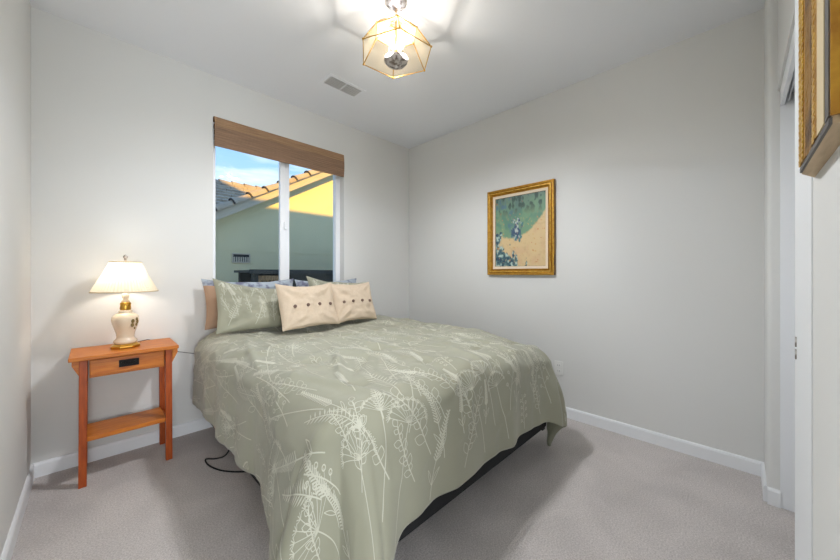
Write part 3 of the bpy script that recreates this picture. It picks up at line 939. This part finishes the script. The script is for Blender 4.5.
obj('back_plate', boxes((hx - .045, hx + .045, hy - .003, hy, .638, .680)), M['iron'], dr)
bm = bmesh.new()
tube(bm, [(hx + .030 * math.cos(a), hy - .009 - .004 * math.sin(-a), .664 + .016 * math.sin(a)) for a in [PI + PI * k / 10 for k in range(11)]], .0028, 6)
tube(bm, [(hx - .03, hy - .009, .664), (hx - .03, hy, .664)], .005, 8)
tube(bm, [(hx + .03, hy - .009, .664), (hx + .03, hy, .664)], .005, 8)
tube(bm, [(hx - .03, hy - .009, .664), (hx + .03, hy - .009, .664)], .002, 6)
obj('pull', bm, M['iron'], dr)
obj('shelf', boxes(tr(lx0 + .03, lx1 - .03, ly0 + .018, ly1 - .05, .242, .268)), M['cherry'], tb, bevel=.003)
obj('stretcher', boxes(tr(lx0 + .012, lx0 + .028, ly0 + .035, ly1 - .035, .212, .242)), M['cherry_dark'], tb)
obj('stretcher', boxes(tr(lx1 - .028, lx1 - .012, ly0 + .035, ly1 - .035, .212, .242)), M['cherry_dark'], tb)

# ------------------------------------------------------------------ table lamp
LX, LY, LZ = .143, 2.735, .7305
lp = empty('table_lamp', (LX, LY, LZ), 'lit cream ceramic table lamp with a white pleated shade, on the side table', 'lamp')
bm = bmesh.new()
lathe(bm, [(.070, 0), (.074, .004), (.074, .012), (.062, .018), (.056, .022)], 8, rot=PI / 8)
obj('base', bm, M['brass'], lp, bevel=.001)
bm = bmesh.new()
lathe(bm, [(.050, .022), (.056, .030), (.055, .040), (.044, .050), (.042, .060), (.046, .085), (.056, .115), (.063, .140), (.066, .158), (.064, .172), (.056, .184), (.042, .192), (.030, .196), (.034, .202), (.030, .210), (.022, .212)], 40)
vs_ = obj('body', bm, M['cream_ceramic'], lp, smooth=True)
# little olive leaf motif raised on the vase
bm = bmesh.new()
for (an, zz, sz) in ((-62, .150, .012), (-62, .128, .012), (-40, .160, .010), (-36, .145, .011), (-38, .128, .009), (-44, .108, .007)):
    rr = .0655 if zz > .14 else (.0615 if zz > .12 else .0555)
    c_ = Vector((rr * math.cos(R(an)), rr * math.sin(R(an)), zz))
    m_ = bmesh.ops.create_icosphere(bm, subdivisions=2, radius=1.0)
    bmesh.ops.scale(bm, verts=m_['verts'], vec=(.003, sz * .8, sz))
    bmesh.ops.rotate(bm, verts=m_['verts'], cent=(0, 0, 0), matrix=Matrix.Rotation(R(an), 3, 'Z'))
    bmesh.ops.translate(bm, verts=m_['verts'], vec=c_)
obj('leaf_motif', bm, M['olive'], vs_, smooth=True)
bm = bmesh.new()
lathe(bm, [(.024, .212), (.026, .216), (.024, .222), (.024, .245), (.026, .252), (.020, .256)], 24)
for k in range(8):
    a = 2 * PI * k / 8
    tube(bm, [(.0255 * math.cos(a), .0255 * math.sin(a), .218), (.0255 * math.cos(a + .5), .0255 * math.sin(a + .5), .248)], .0022, 6)
obj('collar', bm, M['brass'], lp, smooth=True)
bm = bmesh.new()
lathe(bm, [(.018, .256), (.020, .262), (.012, .272), (.016, .284), (.018, .296), (.010, .305), (.006, .31), (.004, .345), (.004, .50)], 20)
obj('stem', bm, M['cream_ceramic'], lp, smooth=True)
for o_ in lp.children:
    o_.scale.z = 1.09
# pleated shade
bm = bmesh.new()
seg = 120
zs = [(.346, .157), (.352, .156), (.40, .133), (.45, .107), (.525, .076), (.530, .075)]
rings = []
for z, r in zs:
    rings.append([bm.verts.new(((r + .0016 * (1 if k % 2 else -1)) * math.cos(2 * PI * k / seg), (r + .0016 * (1 if k % 2 else -1)) * math.sin(2 * PI * k / seg), z)) for k in range(seg)])
for a, b in zip(rings[:-1], rings[1:]):
    for k in range(seg):
        bm.faces.new((a[k], a[(k + 1) % seg], b[(k + 1) % seg], b[k]))
shd = obj('lamp_shade', bm, M['lampshade'], lp)
for r, z, t in ((.158, .347, .0035), (.076, .530, .0028)):
    bm = bmesh.new()
    tube(bm, [(r * math.cos(2 * PI * k / 48), r * math.sin(2 * PI * k / 48), z) for k in range(48)], t, 6, closed=True)
    obj('shade_trim', bm, M['linen'], shd)
bm = bmesh.new()
for k in range(3):
    a = 2 * PI * k / 3
    tube(bm, [(.004 * math.cos(a), .004 * math.sin(a), .527), (.077 * math.cos(a), .077 * math.sin(a), .530)], .0015, 6)
obj('shade_spider', bm, M['brass'], shd)
bm = bmesh.new()
lathe(bm, [(.004, .54), (.009, .542), (.005, .548), (.010, .556), (.012, .564), (.007, .573), (.002, .577)], 16)
obj('finial', bm, M['chrome'], lp, smooth=True)
bm = bmesh.new()
lathe(bm, [(.010, .345), (.013, .352), (.013, .375), (.026, .400), (.030, .425), (.022, .446), (.004, .455)], 20, cx=.032)
obj('bulb', bm, M['bulb'], lp, smooth=True)
ld = bpy.data.lights.new('lamp_light', 'POINT'); ld.energy = LAMP_W; ld.color = (1.0, .93, .84); ld.shadow_soft_size = .03
lo = bpy.data.objects.new('lamp_light', ld); C.objects.link(lo); lo.location = (-.03, 0, .44); lo.parent = lp
# flex running off behind the bed
bm = bmesh.new()
pts = [(.02, .06, .004), (.08, .13, .004), (.12, .168, .004), (.14, .180, -.004), (.16, .182, -.05), (.20, .182, -.095), (.29, .180, -.110), (.40, .178, -.145), (.50, .176, -.20)]
tube(bm, pts, .0022, 6)
obj('cord', bm, M['slot'], lp, smooth=True)

# black cable looped on the carpet by the bed
bm = bmesh.new()
import mathutils
cp = [(.640, 2.30, .14), (.60, 2.34, .03), (.55, 2.38, .008), (.505, 2.42, .006), (.50, 2.34, .006), (.53, 2.24, .006), (.58, 2.16, .006), (.66, 2.08, .006)]
cp = [Vector(p) for p in cp]
sm_ = []
for i in range(len(cp) - 1):
    p0 = cp[max(i - 1, 0)]; p1 = cp[i]; p2 = cp[i + 1]; p3 = cp[min(i + 2, len(cp) - 1)]
    for k in range(6):
        t = k / 6
        sm_.append(.5 * ((2 * p1) + (-p0 + p2) * t + (2 * p0 - 5 * p1 + 4 * p2 - p3) * t * t + (-p0 + 3 * p1 - 3 * p2 + p3) * t ** 3))
sm_.append(cp[-1])
tube(bm, [p - Vector((.55, 2.3, 0)) for p in sm_], .0045, 8)
tag(obj('power_cord', bm, M['black_cloth'], smooth=True, loc=(.55, 2.3, 0)), 'black cord looped on the carpet at the left side of the bed', 'cord')

# ------------------------------------------------------------------ chandelier
CX, CY = 1.215, 1.395
ch = empty('ceiling_light', (CX, CY, HC), 'six-sided champagne glass ceiling lantern with four lit candle bulbs', 'ceiling light')
Z0 = -HC
bm = bmesh.new()
lathe(bm, [(.062, 0), (.062, -.010), (.050, -.022), (.030, -.030), (.012, -.036), (.006, -.040)], 32)
obj('canopy', bm, M['chrome'], ch, smooth=True)
bm = bmesh.new()
for k in range(4):      # chain links
    z = -.048 - k * .018
    pts = []
    for q in range(12):
        a = 2 * PI * q / 12
        px, pz = .006 * math.cos(a), .012 * math.sin(a)
        pts.append((px, 0, z + pz) if k % 2 else (0, px, z + pz))
    tube(bm, pts, .0016, 6, closed=True)
obj('chain', bm, M['brass'], ch, smooth=True)
# azimuth: one corner looks back at the camera
base_a = math.atan2(-CY, -CX) + R(5)
ringz = [(.212, 2.430 - HC), (.128, 2.558 - HC), (.034, 2.612 - HC)]
V6 = [[Vector((r * math.cos(base_a + k * PI / 3), r * math.sin(base_a + k * PI / 3), z)) for k in range(6)] for r, z in ringz]
bmf = bmesh.new()
for lv in range(3):
    tube(bmf, V6[lv], .0028 if lv < 2 else .004, 6, closed=True)
for k in range(6):
    tube(bmf, [V6[0][k], V6[1][k]], .0028, 6)
    tube(bmf, [V6[1][k], V6[2][k]], .0028, 6)
for k in range(6):      # scrolled ribs over the roof
    a = base_a + k * PI / 3
    d = Vector((math.cos(a), math.sin(a), 0))
    pts = []
    for q in range(9):
        t = q / 8
        r = .128 * (1 - t) + .012 * t
        z = (2.558 - HC) + .055 * t + .022 * math.sin(PI * t)
        pts.append(d * r + Vector((0, 0, z)))
    tube(bmf, pts, .0022, 6)
obj('frame', bmf, M['brass'], ch, smooth=True)
for k in range(6):
    for lv in (0, 1):
        bm = bmesh.new()
        bmesh.ops.create_icosphere(bm, subdivisions=2, radius=.0062)
        obj('corner_knob', bm, M['brass'], ch, smooth=True, loc=tuple(V6[lv][k]))
for lv in (0, 1):
    for k in range(6):
        a, b, c_, d_ = V6[lv][k], V6[lv][(k + 1) % 6], V6[lv + 1][(k + 1) % 6], V6[lv + 1][k]
        ctr = (a + b + c_ + d_) / 4
        bm = bmesh.new()
        nrm = (b - a).cross(d_ - a).normalized() * .0015
        q = [ctr + (v - ctr) * .97 for v in (a, b, c_, d_)]
        lo_ = [bm.verts.new(v - nrm) for v in q]; hi_ = [bm.verts.new(v + nrm) for v in q]
        bm.faces.new(lo_[::-1]); bm.faces.new(hi_)
        for i in range(4):
            bm.faces.new((lo_[i], lo_[(i + 1) % 4], hi_[(i + 1) % 4], hi_[i]))
        g = obj('glass_panel', bm, M['panel_glass'] if lv == 0 else M['roof_glass'], ch)
bm = bmesh.new()
zb = 2.372 - HC
lathe(bm, [(.004, zb - .018), (.010, zb - .016), (.008, zb - .008), (.024, zb - .004), (.034, zb + .002), (.054, zb + .012), (.066, zb + .026), (.068, zb + .036), (.060, zb + .040), (.010, zb + .040)], 32)
obj('bowl', bm, M['chrome'], ch, smooth=True)
bm = bmesh.new()
tube(bm, [(0, 0, zb + .038), (0, 0, -.112)], .005, 8)
obj('centre_rod', bm, M['brass'], ch, smooth=True)
for k in range(4):
    a = base_a + R(45) + k * PI / 2
    px, py = .038 * math.cos(a), .038 * math.sin(a)
    bm = bmesh.new()
    lathe(bm, [(.010, zb + .036), (.010, zb + .075)], 14, px, py)
    s_ = obj('candle_sleeve', bm, M['sleeve'], ch, smooth=True)
    bm = bmesh.new()
    lathe(bm, [(.007, zb + .075), (.009, zb + .080), (.0135, zb + .098), (.0125, zb + .112), (.006, zb + .130), (.001, zb + .142)], 14, px, py)
    obj('bulb', bm, M['bulb'], s_, smooth=True)
    for kind_, en in (('POINT', BULB_W), ('SPOT', BULB_DOWN_W)):
        ld = bpy.data.lights.new('bulb_light', kind_); ld.energy = en; ld.color = (0.97, .99, 1.03) if kind_ == 'SPOT' else (.93, .97, 1.06); ld.shadow_soft_size = .004
        if kind_ == 'SPOT':
            ld.spot_size = R(178); ld.spot_blend = .6
        lo = bpy.data.objects.new('bulb_light', ld); C.objects.link(lo); lo.parent = ch
        lo.location = (px * .3, py * .3, zb + .110) if kind_ == 'POINT' else (px * 2.1, py * 2.1, zb + .045)

# ------------------------------------------------------------------ ceiling vent
vt = empty('ceiling_vent', (1.458, 2.339, HC), 'white rectangular louvred air vent in the ceiling beside the lantern', 'vent')
obj('backing', boxes((-.147, .147, -.061, .061, -.002, 0)), M['slot'], vt)
obj('flange', boxes((-.172, .172, -.086, -.061, -.006, 0), (-.172, .172, .061, .086, -.006, 0), (-.172, -.147, -.061, .061, -.006, 0), (.147, .172, -.061, .061, -.006, 0), (-.004, .004, -.061, .061, -.006, -.002)), M['ceiling'], vt, bevel=.002)
bm = bmesh.new()
for k in range(16):
    x = -.138 + k * .0184
    if abs(x) < .006: continue
    hexa(bm, [(x - .005, -.061, -.002), (x - .002, -.061, -.002), (x - .002, .061, -.002), (x - .005, .061, -.002), (x + .000, -.061, -.007), (x + .004, -.061, -.007), (x + .004, .061, -.007), (x + .000, .061, -.007)])
for yy in (-.03, 0, .03):
    box(bm, -.147, .147, yy - .001, yy + .001, -.005, -.002)
obj('louvres', bm, M['vent_white'], vt)

# ------------------------------------------------------------------ wall outlet
ot = empty('wall_outlet', (XR, 1.085, .395), 'white electrical outlet low on the right wall by the bed corner', 'outlet')
obj('plate', boxes((-.006, 0, -.036, .036, -.058, .058)), M['outlet'], ot, bevel=.002)
for s_ in (-1, 1):
    so = obj('socket', boxes((-.009, -.006, -.017, .017, s_ * .024 - .014, s_ * .024 + .014)), M['outlet'], ot, bevel=.002)
    obj('slots', boxes((-.0095, -.009, -.008, -.006, s_ * .024 - .005, s_ * .024 + .006), (-.0095, -.009, .006, .008, s_ * .024 - .005, s_ * .024 + .006)), M['slot'], so)

# ------------------------------------------------------------------ framed painting on the right wall
PY, PZc = 1.440, 1.583
PW, PH = .655, .812
pt = empty('framed_painting', (XR, PY, PZc), 'gold framed garden painting hanging on the right wall', 'painting')
def frame_ring(bm, prof_, W, H, mis, axis='X'):
    """prof_: list of (inset from the outer edge, height off the wall); mitred ring"""
    loops = []
    for (ins, h) in prof_:
        hw2, hh2 = W / 2 - ins, H / 2 - ins
        c4 = [(-hw2, -hh2), (hw2, -hh2), (hw2, hh2), (-hw2, hh2)]
        if axis == 'X':
            loops.append([bm.verts.new((-h, y, z)) for y, z in c4])
        else:
            loops.append([bm.verts.new((x, h, z)) for x, z in c4])
    for i in range(len(loops) - 1):
        for k in range(4):
            f = bm.faces.new((loops[i][k], loops[i][(k + 1) % 4], loops[i + 1][(k + 1) % 4], loops[i + 1][k])); f.material_index = mis[i]
bm = bmesh.new()
frame_ring(bm, [(0, 0), (0, .034), (.005, .040), (.013, .040), (.017, .034), (.024, .030), (.028, .036), (.036, .036), (.041, .028), (.047, .022), (.052, .025), (.055, .025), (.057, .016), (.0571, 0)], PW, PH, [2, 1, 0, 1, 0, 2, 1, 0, 0, 2, 0, 1, 2])
obj('frame', bm, [M['gold'], M['gold_bright'], M['gold_dark']], pt)
bm = bmesh.new()
frame_ring(bm, [(.057, .004), (.057, .020), (.080, .016), (.082, .012), (.082, .004)], PW, PH, [0, 0, 1, 1])
obj('liner', bm, [M['linen_pink'], M['gold_dark']], pt)
# canvas: a plain generic garden in the same greens, tan and blue; no figure
def canvas():
    W, H = PW - .160, PH - .160
    ny, nz2 = 110, 140
    Y, Z = np.meshgrid(np.linspace(-.5, .5, ny), np.linspace(-.5, .5, nz2), indexing='ij')
    # image left = +Y (towards the window), so u = -Y
    u = -Y; v = Z
    col = np.zeros(Y.shape + (3,))
    def s3(r, g, b): return np.array(srgb(r, g, b)[:3])
    col[:] = s3(112, 148, 118)
    def blend(mask, c):
        nonlocal col
        col = col * (1 - mask[..., None]) + c * mask[..., None]
    n1 = fbm(u * 7 + 3, v * 7, 3); n2 = fbm(u * 15 + 8, v * 11 + 2, 3); n3 = fbm(u * 26 + 30, v * 26, 2)
    blend(sst(-.1, .4, n1) * .7, s3(84, 128, 112))
    blend(sst(.05, .4, n2) * .6, s3(140, 160, 118))
    blend(sst(.22, .5, v + .2 * n1) * .6, s3(96, 112, 112))
    blend(sst(.0, .3, n2 + .25 * (v - .3)) * sst(.15, .4, v), s3(62, 84, 78))
    blend(sst(.05, .3, -n2 - .1) * sst(.1, -.35, u) * .6, s3(74, 104, 140))
    path = sst(-.02, .02, (-.10 + .55 * np.clip(u + .15, -.3, 1) ** 2 * 1.6 + .03 * n2) - v)
    blend(path, s3(210, 184, 138)); blend(path * sst(0, .4, n1) * .5, s3(206, 168, 132)); blend(path * sst(.1, .5, n3) * .4, s3(190, 160, 118))
    bush = sst(-.08, .08, 1 - (v + .5) / .42 - (u + .5) / .52 + .9 * n2)
    blend(bush, s3(78, 112, 114)); blend(bush * sst(.05, .25, n3), s3(176, 196, 186)); blend(bush * sst(.05, .3, -n3), s3(44, 72, 92))
    # a loose clump of deep blue and pale dabs at mid height, and scattered warm flower dabs
    shr = np.exp(-(((u + .06) / .15) ** 2 + ((v - .04) / .21) ** 2) * 1.1 + 1.6 * n2)
    blend(sst(.5, .66, shr), s3(60, 82, 110)); blend(sst(.5, .66, shr) * sst(.02, .2, n3), s3(182, 190, 184)); blend(sst(.5, .66, shr) * sst(.15, .3, n2), s3(70, 122, 120))
    n4 = fbm(u * 34 + 60, v * 34 + 9, 2)
    blend(sst(.42, .5, n4) * sst(.4, -.1, v) * .9, s3(206, 172, 108)); blend(sst(.5, .58, n4) * .9, s3(188, 88, 70))
    me = bpy.data.meshes.new('canvas')
    id_ = np.arange(ny * nz2).reshape(ny, nz2)
    V = np.stack([np.full(Y.shape, -.010) - .001 * n3, Y * W, Z * H], -1).reshape(-1, 3)
    q = np.stack([id_[:-1, :-1], id_[:-1, 1:], id_[1:, 1:], id_[1:, :-1]], -1).reshape(-1, 4)
    nv = len(V)
    bk = [(-.003, -W / 2, -H / 2), (-.003, W / 2, -H / 2), (-.003, W / 2, H / 2), (-.003, -W / 2, H / 2)]
    me.from_pydata([tuple(p) for p in V] + bk, [], [tuple(int(i) for i in f) for f in q] + [(nv, nv + 1, nv + 2, nv + 3)])
    at = me.attributes.new('paint', 'FLOAT_COLOR', 'POINT')
    c4 = np.ones((nv + 4, 4)); c4[:nv, :3] = col.reshape(-1, 3); c4[nv:, :3] = .5
    at.data.foreach_set('color', c4.ravel())
    m = mat('oil_paint', (0.3, 0.3, 0.3, 1), .45, bump=(120, .3, .002))
    a = m.node_tree.nodes.new('ShaderNodeAttribute'); a.attribute_name = 'paint'
    m.node_tree.links.new(a.outputs['Color'], m.node_tree.nodes['Principled BSDF'].inputs['Base Color'])
    me.materials.append(m)
    o = bpy.data.objects.new('canvas', me); C.objects.link(o); o.parent = pt
canvas()

# ------------------------------------------------------------------ deep ornate frame on the near wall
NX0, NX1, NZ0, NZ1 = .63, .898, 1.368, 2.30
nf = empty('framed_picture', (NX0, YN, NZ0), 'deep ornate gold frame on the near wall, cropped by the right edge', 'picture')
W, H, D = NX1 - NX0, NZ1 - NZ0, .0254
bm = bmesh.new()
# body: flares out towards the wall on its far side
hexa(bm, [(0, 0, 0), (W + .060, 0, 0), (W + .010, D - .005, 0), (0, D - .005, 0), (0, 0, H), (W + .060, 0, H), (W + .010, D - .005, H), (0, D - .005, H)])
obj('back_box', bm, M['raw_wood'], nf)
bm = bmesh.new()
frame_lip = [(0, W, D - .005, D - .002, 0, .008)]
for b in frame_lip: box(bm, *b)
obj('edge_strip', bm, M['grey_wood'], nf)
def moulding(name, x0, x1, prof_, m_, sm=False):
    """upright moulding: prof_ = list of (fraction across, height above the box)"""
    bm = bmesh.new()
    y0 = D - .005
    pts = [(x0, y0)] + [(x0 + (x1 - x0) * f, y0 + h) for f, h in prof_] + [(x1, y0)]
    lo_ = [bm.verts.new((x, y, .012)) for x, y in pts]; hi_ = [bm.verts.new((x, y, H - .012)) for x, y in pts]
    n = len(pts)
    for k in range(n):
        bm.faces.new((lo_[k], lo_[(k + 1) % n], hi_[(k + 1) % n], hi_[k]))
    bm.faces.new(lo_[::-1]); bm.faces.new(hi_)
    return bm
def rope(bm, x, rx, ry, step):
    z = .016
    k = 0
    while z < H - .016:
        m_ = bmesh.ops.create_icosphere(bm, subdivisions=1, radius=1)
        bmesh.ops.scale(bm, verts=m_['verts'], vec=(rx * (1 + .25 * random.Random(k).random()), ry, step * .62))
        bmesh.ops.rotate(bm, verts=m_['verts'], cent=(0, 0, 0), matrix=Matrix.Rotation(R(24), 3, 'Y'))
        bmesh.ops.translate(bm, verts=m_['verts'], vec=(x, D - .001, z))
        for f_ in {f for v in m_['verts'] for f in v.link_faces}: f_.material_index = 1
        z += step; k += 1
X_ = lambda v: v - NX0
bm = moulding('m', X_(.833), X_(.898), [(0, .003), (.5, .0045), (1, .003)], None)
rope(bm, X_(.880), .012, .0022, .013); rope(bm, X_(.850), .010, .0020, .009)
obj('outer_moulding', bm, [M['gold'], M['gold_bright']], nf)
obj('cove', moulding('m', X_(.757), X_(.833), [(0, .004), (.25, .0015), (.75, .001), (1, .003)], None), M['gold_dark'], nf)
bm = moulding('m', X_(.716), X_(.757), [(0, .003), (.5, .005), (1, .003)], None)
rope(bm, X_(.736), .013, .0016, .011)
obj('inner_moulding', bm, [M['gold'], M['gold_bright']], nf)
obj('liner', moulding('m', X_(.664), X_(.716), [(0, .003), (1, .003)], None), M['linen'], nf)
obj('fillet', moulding('m', X_(.632), X_(.664), [(0, .003), (1, .002)], None), M['grey_wood'], nf)
obj('side_strip', boxes((-.003, 0, D - .011, D - .003, .010, H - .01)), M['gold'], nf)
obj('side_panel', boxes((-.002, 0, 0.001, D - .011, .004, H - .01)), M['ochre'], nf)
